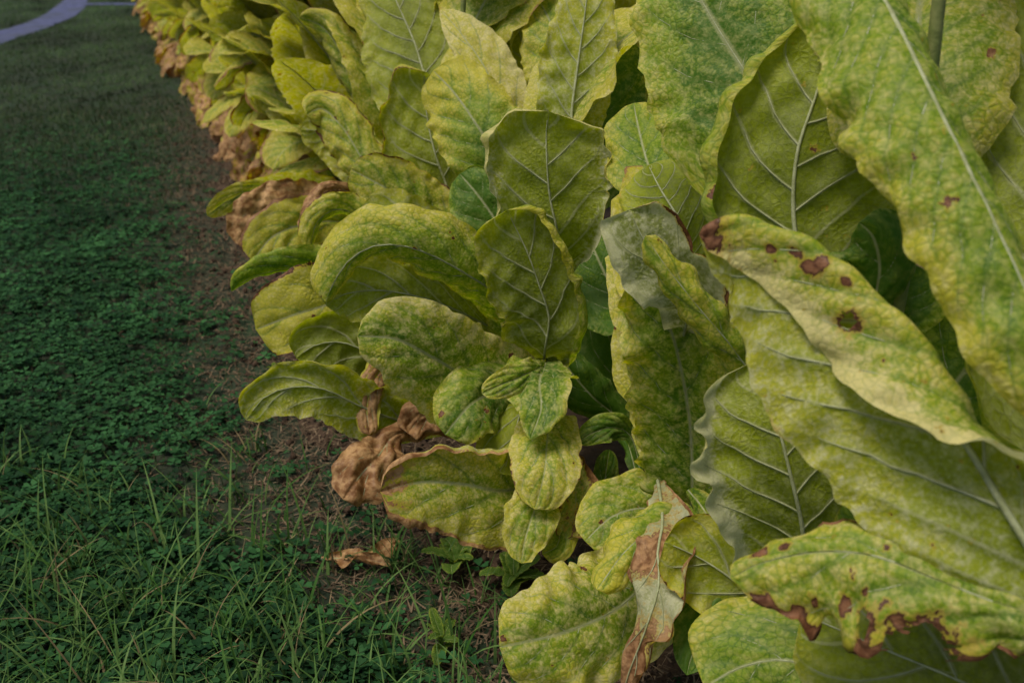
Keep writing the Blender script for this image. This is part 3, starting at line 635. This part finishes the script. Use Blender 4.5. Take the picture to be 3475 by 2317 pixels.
HEROES = r'''
#A
A .55 (3475,1830,.98)(3240,1450,1.02)(2965,1090,1.06)(2700,860,1.10)(2500,780,1.13)(2372,795,1.14) W=.130 face=L e=.6 ab=(.35,.33) nt=130 ns=46 wl=[.5,.74,.98,1.0,.92] wr=[.85,1.1,1.2,1.2,1.1] curl=([0,-130,-188,-195,-185],15) c0=(.06,.3) c1=(.42,1) lip=25 yel=.70 pale=.6 ep=(.6,0) bulge=.006 ruf=.005 crump=.003 ragged=.025 edge=.2 spots=.10 nv=11 rib=.007 holes=((.56,.62,.018,.075),) marks=((.81,.55,.018,.07,.3),(.76,.46,.022,.06,.35),(.715,.50,.028,.09,.35),(.70,.40,.018,.10,.3),(.56,.64,.028,.10,.2),(.63,.38,.012,.04,.25),(.90,-.2,.022,.08,.3),(.925,-.05,.018,.06,.3),(.87,.02,.02,.07,.3),(.90,.10,.015,.05,.3),(.99,.6,.05,.5,.2)) seed=7
A 1.0 (3720,1350,1.15)(3690,800,1.2)(3640,300,1.25)(3600,-250,1.3) W=.155 face=L e=.4 roll=12 yel=.35 pale=.1 c0=(.2,.7) curl=(0,-120) nv=11
A .4 (3600,2080,1.1)(3300,1950,1.16)(3080,1800,1.21)(2890,1650,1.26) W=.135 face=U e=.4 roll=-10 yel=.35 pale=.1 ab=(.4,.4)
A .3 (3560,2130,.97)(3326,2020,.99)(3141,1945,1.01)(2949,1875,1.04)(2772,1868,1.06)(2587,1904,1.08)(2478,1960,1.09) W=.088 face=U e=.5 ab=(.25,.3) nt=130 ns=46 wl=[.5,.8,1.2,1.2,.85] wr=.62 fold=(-5,-45) curl=(-15,-40) yel=.68 pale=.6 edge=.52 spots=.55 ruf=.018 ragged=.15 lip=90 nv=9 bulge=.005 holes=((.50,.74,.04,.16),(.30,.92,.10,.30)) marks=((.62,.5,.022,.10,.3),(.635,.60,.015,.09,.3),(.88,-.4,.03,.2,.3),(.80,-.3,.02,.12,.25),(.94,.80,.04,.2,.3),(.82,.9,.03,.14,.3),(.45,.45,.02,.07,.25),(.53,.42,.016,.06,.25),(.40,.60,.02,.07,.25),(.74,.6,.014,.07,.25),(.50,.74,.06,.23,.2),(.30,.92,.12,.36,.2),(.70,.97,.10,.10,.25),(.58,.97,.05,.12,.3)) seed=31
A .2 (3650,2560,1.02)(3320,2340,1.12)(3020,2210,1.18)(2720,2080,1.22) W=.125 face=L e=.4 yel=.55 pale=.15 ab=(.4,.35) edge=.15
#B
B 1.35 (2950,-160,1.14)(3050,60,1.07)(3195,360,1.0)(3385,750,.95)(3560,1150,.92)(3660,1450,.92) W=.104 wr=[.85,1,1,1] face=U e=.8 ab=(.2,.3) fold=(-75,8) curl=(-60,-30) c0=(.1,.3) yel=.58 pale=.4 bulge=.005 nv=13 spots=.12 edge=.1 seed=41
B .72 (2725,900,1.34)(2693,740,1.34)(2705,520,1.33)(2770,320,1.33)(2802,200,1.33)(2825,60,1.32) W=.150 face=L e=.25 ab=(.35,.4) wr=.98 curl=(20,-170) c0=(.3,.68) c1=(1,.98) yel=.45 pale=.1 bulge=.005 nv=10 rib=.006 spots=.1 edge=.1 ruf=.008
B 1.22 (2650,430,1.56)(2530,245,1.59)(2380,0,1.63)(2290,-200,1.67) W=.165 face=U e=.3 ab=(.3,.5) yel=.45 edgeyel=.7 pale=.35 nv=9 seed=43
B .35 (2732,1900,1.42)(2722,1788,1.4)(2686,1625,1.38)(2628,1404,1.38)(2560,1225,1.4) W=.128 face=L e=.25 ab=(.4,.3) curl=(0,-75) c0=(.2,.55) yel=.50 pale=.3 ep=(0,1.6) nv=9 rib=.006 bulge=.006 ruf=.009
B .12 (2900,2350,1.32)(2680,2240,1.36)(2520,2260,1.38)(2390,2330,1.39) W=.10 face=U yel=.45 pale=.3 ab=(.4,.4) fold=(-15,-15)
B .62 (2970,1020,1.27)(2985,900,1.25)(2960,800,1.24)(2915,755,1.24) W=.06 face=U yel=.05 edgeyel=0 pale=.1 curl=(-40,-50)
B .7 (3020,1120,1.3)(3060,1000,1.3)(3110,900,1.3) W=.06 face=U yel=.3 pale=.1
B .8 (3000,700,1.6)(3150,500,1.62)(3260,250,1.65)(3300,0,1.66) W=.13 face=L yel=.3 pale=.1
B .5 (3050,1500,1.4)(3200,1350,1.38)(3330,1180,1.38)(3450,1000,1.4) W=.10 face=U yel=.3 pale=.1
#C
C .33 (2330,1740,1.88)(2345,1500,1.8)(2310,1250,1.73)(2250,1040,1.68)(2200,920,1.66) W=.102 face=U e=.3 ab=(.35,.3) roll=-8 yel=.52 pale=.5 ruf=.012 ragged=.08 nv=8 seed=51
C .45 (2600,1380,1.62)(2500,1200,1.56)(2360,1030,1.53)(2250,890,1.52)(2190,800,1.52) W=.055 face=U e=.4 ab=(.35,.3) fold=(-25,-25) curl=(-80,-80) yel=.8 pale=.45 spots=.15 nv=7 tipdry=.1
C .52 (2330,1010,1.62)(2250,910,1.6)(2180,805,1.585)(2135,712,1.58) W=.066 face=L e=.6 ab=(.2,.14) wl=1.1 curl=(-60,-10) c0=(.6,.3) yel=.3 pale=1.0 ep=(.3,.3) edge=.1 tipdry=.1 nv=5 ruf=.012 marks=((.5,.95,.5,.12,.3),) seed=53
C .15 (2230,1930,1.84)(2100,2060,1.75)(1930,2140,1.68)(1770,2180,1.65)(1695,2195,1.65) W=.112 face=U e=.25 ab=(.4,.3) roll=-15 fold=(5,-5) curl=(-25,-40) yel=.68 pale=.75 edge=.18 spots=.15 ruf=.012 seed=54
C .38 (2250,1790,1.66)(2235,1870,1.62)(2240,1980,1.59)(2195,2130,1.58)(2130,2300,1.6)(2105,2400,1.62) W=.066 face=L e=.25 ab=(.5,.8) fold=(20,-20) curl=([20,60,150,170],[-20,-60,-120,-150]) yel=.35 pale=1.3 dry=.27 edge=.3 tan=.45 crump=.008 ruf=.012 nv=6 marks=((.15,0,.14,1.2,.3),(.75,0,.22,1.2,.25))
C .4 (2400,1770,1.74)(2260,1770,1.69)(2130,1860,1.65)(2025,2000,1.63) W=.060 face=U e=.3 ab=(.4,.35) fold=(-10,-30) curl=(-40,-60) yel=.62 pale=.35 tipdry=.2 tipyel=.4 nv=7
B .1 (2620,2090,1.58)(2475,1958,1.58)(2360,1885,1.58)(2255,1838,1.57) W=.075 face=L e=.3 ab=(.4,.3) yel=.72 pale=.3 edge=.3 nv=6 rib=.005 curl=(-30,-10)
C .1 (2480,2140,1.7)(2400,2060,1.68)(2330,1990,1.67)(2290,1950,1.67) W=.06 face=U yel=.0 edgeyel=0 pale=.05
C .1 (2480,2090,1.62)(2400,2150,1.6)(2350,2220,1.58)(2330,2290,1.57) W=.05 face=U yel=-.1 edgeyel=0 pale=.05 ab=(.5,.8)
C .1 (2600,2200,1.62)(2540,2120,1.6)(2470,2060,1.58)(2420,2080,1.57) W=.05 face=U yel=-.1 edgeyel=0 pale=.05
C .25 (2330,1800,1.96)(2200,1725,1.93)(2080,1750,1.9)(1985,1835,1.88) W=.075 face=U e=.2 ab=(.4,.35) yel=.55 pale=.5 fold=(0,-20) spots=.1
C .1 (2030,1750,2.15)(2050,1640,2.15)(2068,1525,2.15) W=.03 face=U yel=.1 edgeyel=0 pale=.1
C .3 (2300,1330,2.25)(2130,1300,2.3)(2095,1170,2.32)(2125,1040,2.35)(2145,950,2.37) W=.11 face=U e=.3 yel=-.2 edgeyel=0 pale=0 nv=10
C .2 (2100,1430,2.22)(2010,1345,2.2)(1930,1250,2.2)(1888,1165,2.22) W=.06 face=U yel=-.1 edgeyel=0 pale=0 curl=(-40,-40)
C .5 (2160,1110,2.12)(2090,1000,2.2)(2030,880,2.25)(1985,770,2.3) W=.095 face=U yel=.05 edgeyel=.1 pale=0
C .15 (2140,1480,2.1)(2080,1450,2.08)(2010,1470,2.06)(1960,1500,2.05) W=.03 face=U yel=.2 pale=.2
#D upper
D .95 (1935,480,2.2)(1940,378,2.2)(1965,190,2.2)(1990,0,2.2)(2000,-150,2.2) W=.085 face=L yel=.7 pale=.6 tipyel=.4 nv=8 ab=(.4,.6)
D .7 (1985,640,2.3)(2000,420,2.32)(2010,170,2.36)(2015,60,2.4) W=.135 face=U yel=.0 edgeyel=.15 pale=.15 ab=(.35,.4)
D .5 (1892,800,2.1)(1866,672,2.07)(1856,560,2.05)(1854,440,2.04)(1862,378,2.02) W=.145 face=L e=.2 ab=(.45,.27) curl=(-110,-110) c0=(.74,.74) ep=(.8,.8) yel=.50 edgeyel=.3 pale=.2 nv=8 rib=.0055 seed=71
D .35 (1850,1180,2.12)(1863,1076,2.08)(1832,976,2.05)(1787,850,2.02)(1738,750,2.0)(1722,712,1.98) W=.112 face=L e=.25 ab=(.35,.25) curl=(-150,-40) c0=(.55,.6) c1=(.95,1) yel=.48 pale=.3 nv=9 rib=.005 seed=72
E .5 (1548,770,2.8)(1517,637,2.78)(1478,527,2.75)(1450,400,2.74)(1440,262,2.72)(1445,245,2.7) W=.14 face=L e=.2 ab=(.4,.25) curl=(0,-80) c0=(.3,.75) yel=.58 pale=.3 edge=.36 nv=8 rib=.006 seed=73
D .62 (1800,720,2.42)(1692,537,2.42)(1627,438,2.42)(1545,320,2.45)(1470,240,2.48) W=.112 face=U e=.25 ab=(.4,.3) yel=.12 tipyel=1.1 edgeyel=.5 pale=.25 nv=8 fold=(-8,-8) seed=74
D .82 (1770,490,2.5)(1697,338,2.5)(1642,224,2.52)(1572,124,2.55)(1495,32,2.6) W=.082 face=U ab=(.5,.7) wl=.75 yel=1.15 edgeyel=.1 pale=1.0 nv=7 roll=10
E .75 (1520,420,2.85)(1438,244,2.9)(1408,149,2.92)(1343,0,2.95)(1290,-130,3) W=.17 face=L e=.3 ab=(.3,.5) curl=(-150,0) c0=(.65,.3) yel=.5 pale=.15 nv=10 rib=.006 seed=75
F .6 (1340,580,3.2)(1280,400,3.2)(1180,220,3.2)(1090,90,3.2)(1015,60,3.2) W=.10 face=U ab=(.4,.5) roll=-35 curl=(-60,-60) yel=.72 pale=.6 edge=.33 seed=76
F .35 (1335,710,3.0)(1240,560,3.0)(1160,430,3.0)(1090,368,3.0)(1040,390,2.97) W=.085 face=U ab=(.4,.35) curl=(-50,-50) yel=.8 pale=.55 edge=.36 spots=.25 seed=77
E .4 (1560,840,2.75)(1440,730,2.72)(1310,640,2.7)(1190,575,2.7) W=.10 face=U ab=(.4,.35) roll=-10 yel=.75 pale=.55 edge=.33 spots=.15 seed=78
D .45 (1760,880,2.4)(1690,760,2.4)(1620,660,2.4)(1560,590,2.42) W=.09 face=U yel=.08 pale=.1 ab=(.4,.4)
D .8 (1900,560,2.45)(1950,350,2.5)(1900,150,2.5)(1830,0,2.55) W=.12 face=U yel=.75 pale=.4
D .9 (1850,420,2.6)(1800,250,2.62)(1760,100,2.65)(1740,-60,2.7) W=.12 face=L yel=.75 pale=.3
C .76 (2260,700,1.95)(2200,560,2.0)(2170,450,2.05)(2150,350,2.1) W=.08 face=U yel=.55 pale=.2
C .7 (2330,820,1.8)(2300,740,1.8)(2240,640,1.85)(2200,560,1.9) W=.09 face=L yel=.35 pale=0 edge=.25
#D left and lower
D .38 (1815,1190,2.24)(1720,1035,2.15)(1560,920,2.05)(1400,845,2.0)(1280,835,2.0)(1190,880,2.01)(1130,965,2.02)(1105,1025,2.03) W=.115 face=U e=.3 ab=(.4,.35) wl=[1,1.1,1.1,.8,.5] wr=.9 roll=[-15,-40,-50,-30] fold=(-12,-50) curl=(-30,-40) yel=.6 tipyel=.15 pale=.5 spots=.2 edge=.2 nv=10 seed=81
D .38 (1520,1040,2.14)(1390,1000,2.11)(1270,985,2.09)(1150,1005,2.07)(1110,1040,2.06) W=.075 face=L ab=(.3,.3) yel=.62 pale=.3 nv=9
D .33 (1300,985,2.4)(1180,1010,2.34)(1098,1038,2.3)(998,1068,2.27)(868,1118,2.25) W=.100 face=U ab=(.45,.3) yel=1.15 edgeyel=.15 pale=.4 edge=.34 spots=.1 nv=7 seed=82
E .2 (1220,930,2.55)(1060,905,2.5)(940,920,2.48)(840,950,2.46)(785,990,2.45) W=.06 face=U roll=-60 ab=(.5,.5) fold=(-25,-25) curl=(-40,-40) yel=.4 pale=.1
D .25 (1380,1260,2.3)(1260,1200,2.27)(1150,1160,2.24)(1060,1175,2.22)(1005,1215,2.21) W=.078 face=L ab=(.4,.35) curl=(-60,0) c0=(.5,.2) yel=.3 pale=.15 nv=7
D .2 (1420,1440,2.32)(1310,1412,2.22)(1207,1371,2.17)(1100,1320,2.12)(1000,1312,2.1)(900,1345,2.08)(835,1425,2.08) W=.068 face=L ab=(.4,.4) curl=(-70,0) c0=(.4,.2) yel=.72 pale=.5 nv=7 seed=85
D .3 (1780,1400,2.2)(1635,1311,2.1)(1476,1217,2.0)(1340,1150,1.95)(1212,1140,1.93) W=.114 face=U e=.25 ab=(.45,.42) curl=(-20,-10) yel=.62 pale=.8 spots=.22 edge=.2 nv=8 bulge=.005 seed=86
D .28 (1800,1330,2.15)(1690,1330,2.08)(1600,1370,2.0)(1545,1430,1.98)(1510,1475,1.98) W=.080 face=U ab=(.4,.35) curl=(-20,-40) yel=.42 pale=.4 spots=.1 seed=87
D .22 (1770,1390,2.1)(1745,1480,2.05)(1722,1560,2.02)(1710,1610,2.0) W=.078 face=L ab=(.3,.3) yel=.6 pale=.05 edge=.1
D .36 (1850,1235,2.1)(1830,1300,2.0)(1835,1390,1.95)(1800,1490,1.93) W=.072 face=U ab=(.5,.75) ragged=.11 yel=.40 pale=.4 fold=(15,-5) seed=89
D .36 (1835,1245,2.06)(1750,1285,1.99)(1690,1310,1.97)(1635,1335,1.96) W=.032 face=U ab=(.5,.5) yel=.6 pale=.6
D .22 (1860,1400,2.1)(1856,1500,1.98)(1846,1610,1.93)(1815,1728,1.92) W=.072 face=U ab=(.4,.35) yel=.82 pale=.75 edge=.28 spots=.1 fold=(-10,-10) bulge=.006 seed=90
D .12 (1830,1640,2.15)(1694,1664,2.02)(1564,1642,1.97)(1421,1637,1.93)(1290,1668,1.9) W=.115 face=U e=.3 ab=(.35,.3) wr=[.9,1,.95,.8] fold=(0,10) curl=(-10,150) c0=(.3,.6) c1=(1,1) yel=.88 pale=.75 edge=.36 tipdry=.55 tan=.8 nv=8 bulge=.005 seed=91
D .12 (1850,1650,2.02)(1810,1740,1.95)(1782,1830,1.93)(1768,1910,1.92) W=.052 face=U ab=(.5,.5) yel=.75 pale=.65 ragged=.08 seed=92
D .1 (1920,1560,2.1)(1952,1660,2.03)(1946,1760,2.0)(1912,1840,1.99) W=.05 face=U ab=(.4,.4) curl=(70,70) dry=.45 edge=.4 tan=.35 pale=1.0 yel=.8 crump=.008
D .1 (1880,1700,2.05)(1900,1780,2.0)(1890,1850,1.98)(1840,1880,1.97) W=.04 face=U ab=(.4,.4) yel=.7 pale=.4 edge=.3
D .15 (1345,1475,2.2)(1290,1540,2.15)(1225,1610,2.11)(1165,1695,2.09) W=.062 face=U ab=(.5,.3) dry=.75 tan=.75 crump=.010 wrk=.014 ragged=.12 ruf=.014 curl=(-40,-30) bulge=.004 pale=0 seed=95
D .18 (1560,1350,2.27)(1500,1375,2.22)(1440,1405,2.2)(1385,1470,2.19) W=.050 face=U ab=(.4,.3) dry=.75 tan=.6 crump=.010 wrk=.014 ragged=.12 ruf=.014 curl=(-30,-30) seed=96
D .2 (1350,1230,2.28)(1270,1290,2.2)(1245,1380,2.18)(1255,1475,2.17) W=.036 face=U ab=(.4,.4) dry=.6 edge=-.3 tan=.8 crump=.006 curl=(-50,-50) yel=.9 seed=97
E .3 (1290,810,2.68)(1225,738,2.62)(1150,713,2.6)(1085,745,2.58)(1050,850,2.57) W=.055 face=U roll=-45 ab=(.4,.4) fold=(-25,-25) curl=(-40,-40) yel=.8 pale=.5 edge=.3
E .3 (1520,880,2.55)(1420,810,2.52)(1310,750,2.5)(1225,705,2.5) W=.09 face=L ab=(.4,.35) yel=.6 pale=.3 nv=7
F .25 (1170,755,3.0)(1040,760,2.95)(930,800,2.92)(855,885,2.9) W=.088 face=U ab=(.4,.35) yel=1.0 edge=.38 dry=.12 tan=.4 pale=.4 crump=.006 seed=101
F .2 (1100,700,3.3)(980,690,3.25)(880,740,3.2)(800,825,3.18) W=.090 face=U ab=(.4,.35) dry=.75 tan=1 yel=1 crump=.006 wrk=.011 ragged=.10 seed=102
F .2 (900,640,3.4)(820,660,3.38)(760,690,3.36)(703,732,3.35) W=.045 face=U ab=(.5,.5) yel=.85 pale=.6 edge=.2 roll=-20
F .3 (1140,640,2.9)(1075,690,2.88)(1030,780,2.86) W=.045 face=U ab=(.4,.35) dry=.7 tan=.7 pale=.6 curl=(-70,-70) crump=.006 wrk=.011 ragged=.10
F .5 (1310,640,3.15)(1200,520,3.15)(1110,450,3.15)(1020,440,3.13) W=.09 face=L ab=(.4,.35) yel=.7 pale=.4
'''
import re
def run_heroes():
    idx = 0
    for ln in HEROES.strip().splitlines():
        if ln.startswith('#'): continue
        head, rest = ln[:ln.index('(')], ln[ln.index('('):]
        pk, z = head.split()
        i = rest.index(' W=')
        pts = [tuple(float(a) for a in m.split(',')) for m in re.findall(r'\(([^()]*)\)', rest[:i])]
        kw = {}
        for m in re.finditer(r'(\w+)=(\(\(.*?\),?\)(?=\s|$)|\([^()]*\)|\[[^\]]*\]|[^\s]+)', rest[i:]):
            k, v = m.group(1), m.group(2)
            kw[k] = v if k == 'face' else eval(v)
        idx += 1
        kw.setdefault('seed', 1000 + idx * 7)
        hero(pk, float(z), pts, kw.pop('W'), **kw)
run_heroes()

# ------------------------------------------------------------------ leaves and plants farther along the row
def stock_leaf(name, seed, L, W, rise, arch, twist=0, nt=30, ns=9, **kw):
    """leaf growing from the origin along +X: rise = starting angle above level, arch = how far it bends down along its length (degrees)"""
    rng = np.random.default_rng(seed)
    u = np.linspace(0, 1, nt)
    a = np.radians(rise - arch * u ** 1.3)
    d = L / (nt - 1)
    x = np.concatenate([[0], np.cumsum(np.cos(a[:-1]) * d)]); z = np.concatenate([[0], np.cumsum(np.sin(a[:-1]) * d)])
    y = .04 * L * wob(rng, u, 3, .3, 1) * u
    mid = np.stack([x, y, z], 1)
    N = np.stack([-np.sin(a), 0 * a, np.cos(a)], 1)
    tw = np.radians(twist) * u[:, None]
    T = unit(np.gradient(mid, axis=0)); N = N * np.cos(tw) + np.cross(T, N) * np.sin(tw)
    g = leaf_geo(mid, N, W, seed, nt=nt, ns=ns, t1=.08, e=.08, **kw)
    return leaf_mesh(name, g), midrib_mesh('midrib', g, .005, 6, 18)

STOCK = {'dead': [], 'low': [], 'mid': [], 'top': [], 'green': []}
def make_stock():
    r = random.Random(4)
    sd = 500
    for i in range(6):
        sd += 1; STOCK['dead'].append(stock_leaf('leaf', sd, r.uniform(.24, .36), r.uniform(.065, .10), r.uniform(-10, 20), r.uniform(70, 110), r.uniform(-30, 30), ab=(.45, .35), dry=r.uniform(.38, .85), tan=r.uniform(.3, 1), yel=1, crump=.010, wrk=.012, ragged=.12, ruf=.018, curl=(r.uniform(-60, 30), r.uniform(-60, 30)), pale=.4))
    for i in range(6):
        sd += 1; STOCK['low'].append(stock_leaf('leaf', sd, r.uniform(.38, .50), r.uniform(.10, .135), r.uniform(10, 42), r.uniform(60, 115), r.uniform(-35, 35), ab=(.45, .4), edge=r.uniform(.28, .5), tan=.6, tipdry=r.uniform(0, .45), yel=r.uniform(.75, 1), pale=.5, spots=.2, ruf=.014, fold=(8, 8), curl=(r.uniform(-80, 30), r.uniform(-80, 30))))
    for i in range(7):
        sd += 1; STOCK['mid'].append(stock_leaf('leaf', sd, r.uniform(.46, .60), r.uniform(.12, .155), r.uniform(45, 70), r.uniform(20, 85), r.uniform(-35, 35), ab=(.45, .6), edge=r.uniform(.0, .36), tan=.5, yel=r.uniform(.6, 1.0), pale=.6, spots=.12, ruf=.014, fold=(10, 10), curl=(r.uniform(-70, 30), r.uniform(-70, 30))))
    for i in range(5):
        sd += 1; STOCK['top'].append(stock_leaf('leaf', sd, r.uniform(.46, .60), r.uniform(.135, .17), r.uniform(52, 76), r.uniform(20, 80), r.uniform(-30, 30), ab=(.45, .6), edge=r.uniform(0, .35), tan=.5, yel=r.uniform(.6, 1.0), pale=.6, ruf=.014, fold=(8, 8), curl=(r.uniform(-40, 30), r.uniform(-40, 30))))
    for i in range(4):
        sd += 1; STOCK['green'].append(stock_leaf('leaf', sd, r.uniform(.30, .42), r.uniform(.08, .11), r.uniform(40, 70), r.uniform(30, 80), r.uniform(-25, 25), ab=(.45, .5), yel=r.uniform(.0, .25), pale=.1, ruf=.010, fold=(12, 12)))
make_stock()

def attach(o, kind, z, az, sc, r, ribs, tilt=0.0):
    m, rib = r.choice(STOCK[kind])
    lf = link('leaf', m, o)
    lf.location = (0, 0, z); lf.rotation_euler = (r.uniform(-.15, .15), tilt + r.uniform(-.12, .12), az); lf.scale = (sc, sc * r.uniform(.9, 1.1), sc)
    if ribs: link('midrib', rib, lf)

def clothe(o, h, seed, ribs, n=(3, 5, 7, 4, 1), zlow=.10, sector=None, row_face=0):
    """leaves spiral up the stalk: dead at the foot, yellow low down, large in the middle, upright at the top"""
    r = random.Random(seed)
    az = r.uniform(0, 6.28); kinds = ['dead'] * n[0] + ['low'] * n[1] + ['mid'] * n[2] + ['top'] * n[3]
    tot = len(kinds)
    for i, kd in enumerate(kinds):
        az += 2.4 + r.uniform(-.35, .35)
        z = zlow + (h - zlow - .05) * (i / (tot - 1)) ** 1.05
        a = az
        if sector is not None:                         # only the side away from the leaves already placed
            a = sector[0] + (r.random() - .5) * sector[1]
        if kd == 'dead' and sector is None: a = math.pi + .4 + r.uniform(-1.3, 1.3)
        attach(o, kd, z, a, r.uniform(.85, 1.12) * (1.35 if kd == 'dead' else 1), r, ribs)
    if sector is None and row_face:                    # the open, lawn side of the row carries more leaves than the shaded side
        for i in range(row_face):
            z = .22 + (h - .45) * (i + r.random()) / row_face
            attach(o, 'top' if r.random() < .6 else 'mid', z, math.pi + .55 + r.uniform(-1.35, 1.35), r.uniform(.9, 1.22), r, ribs, -.10)
    for i in range(n[4]):
        attach(o, 'green', r.uniform(.3, .9) * h, r.uniform(0, 6.28), r.uniform(.7, 1), r, ribs)

# far side of the close plants (the near side is set leaf by leaf above)
AWAY = math.atan2(RN[1], RN[0]) + .45
clothe(PL['A'], 1.7, 201, True, (0, 0, 0, 3, 0), 1.3, (AWAY - .6, 1.2))
clothe(PL['B'], 1.7, 202, True, (0, 0, 2, 1, 0), .5, (AWAY, 1.1))
clothe(PL['C'], .8, 203, True, (0, 1, 4, 3, 0), .25, (AWAY, 1.1))
clothe(PL['D'], .95, 204, True, (0, 1, 1, 0, 0), .25, (AWAY, 1.1))
clothe(PL['E'], 1.35, 205, True, (0, 2, 5, 4, 0), .2, (AWAY, 1.8))
clothe(PL['F'], 1.4, 206, True, (1, 3, 6, 5, 0), .2, (AWAY + .4, 3.4))

NTH = ['third', 'fourth', 'fifth', 'sixth', 'seventh', 'eighth', 'ninth', 'tenth', 'eleventh', 'twelfth', 'thirteenth', 'fourteenth', 'fifteenth']
for k in range(3, 29):
    h = 1.45 + .12 * math.sin(k * 2.7)
    if k - 3 < len(NTH): lab = '%s tobacco plant behind the bushy spotted one, going back along the grass edge' % NTH[k - 3]
    else: lab = 'far tobacco plant at the blurred upper left end of the row'
    o = new_plant(k, lab, h, seed=10 + k, j=.06 * math.sin(k * 5.1))
    clothe(o, h, 300 + k, k < 9, (5 + (k * 7) % 4, 7 + k % 3, 9, 5, 1) if k < 14 else (4, 7, 7, 3, 0), row_face=13 if k < 16 else 8)
for k in range(-2, 9):
    h = 1.5 + .1 * math.sin(k * 3.1)
    o = new_plant(k, 'tobacco plant of the second row, glimpsed through gaps in the front row', h, row=1, group='tobacco plants of the second row', seed=60 + k, j=.2)
    clothe(o, h, 400 + k, False, (1, 3, 6, 4, 1))

# ------------------------------------------------------------------ fallen leaves
def fallen(label, x, y, L, W, rot, seed, **kw):
    me, rib = stock_leaf('fallen_leaf', seed, L, W, 6, 12, 20, crump=.012, ruf=.016, ab=(.5, .4), **kw)
    v_ = (CY - y) / FPX; d = (CAM[2] - .03) / (math.sin(PITCH) - v_ * math.cos(PITCH)); p = P(x, y, d)
    o = link('fallen_leaf', me); o.location = (p[0], p[1], .03); o.rotation_euler = (.1, 0, rot)
    tag(o, label, 'dead leaf', 'dead leaves lying on the ground')
    link('midrib', rib, o)
fallen('long tan dead leaf lying in the grass below the spotted plant', 1090, 1890, .17, .022, -.15, 901, dry=.9, tan=.9, curl=(60, 60))
fallen('small curled tan dead leaf right of the long one in the grass', 1245, 1885, .09, .022, .6, 902, dry=.9, tan=.9, curl=(50, 20))
fallen('dark dead leaf flat on the soil under the brown curled leaves', 2000, 1930, .2, .05, .3, 905, dry=.9, tan=.1)

def weed(label, x, y, seed, n, sc):
    v_ = (CY - y) / FPX; d = (CAM[2] - .03) / (math.sin(PITCH) - v_ * math.cos(PITCH)); p = P(x, y, d)
    o = link('weed', None); o.location = (p[0], p[1], .025)
    tag(o, label, 'weed', 'weeds at the foot of the row')
    r = random.Random(seed)
    for i in range(n):
        m, _ = r.choice(STOCK['green'])
        lf = link('leaf', m, o); q = sc * r.uniform(.6, 1.15)
        lf.location = (0, 0, .004 * i); lf.rotation_euler = (r.uniform(-.2, .2), r.uniform(-.3, .4), i * 2.4 + r.uniform(-.3, .3)); lf.scale = (q, q * r.uniform(.6, 1), q)
weed('bluish green weed under the round yellow leaf of the bushy plant', 1745, 1985, 1, 9, .26)
weed('small green weed just below the brown edged yellow leaf', 1545, 1925, 2, 7, .24)
weed('tiny green seedling alone on the bare soil left of the pale leaves', 945, 1275, 3, 5, .12)
weed('low green weed at the soil edge near the bottom of the picture', 1500, 2190, 4, 8, .16)
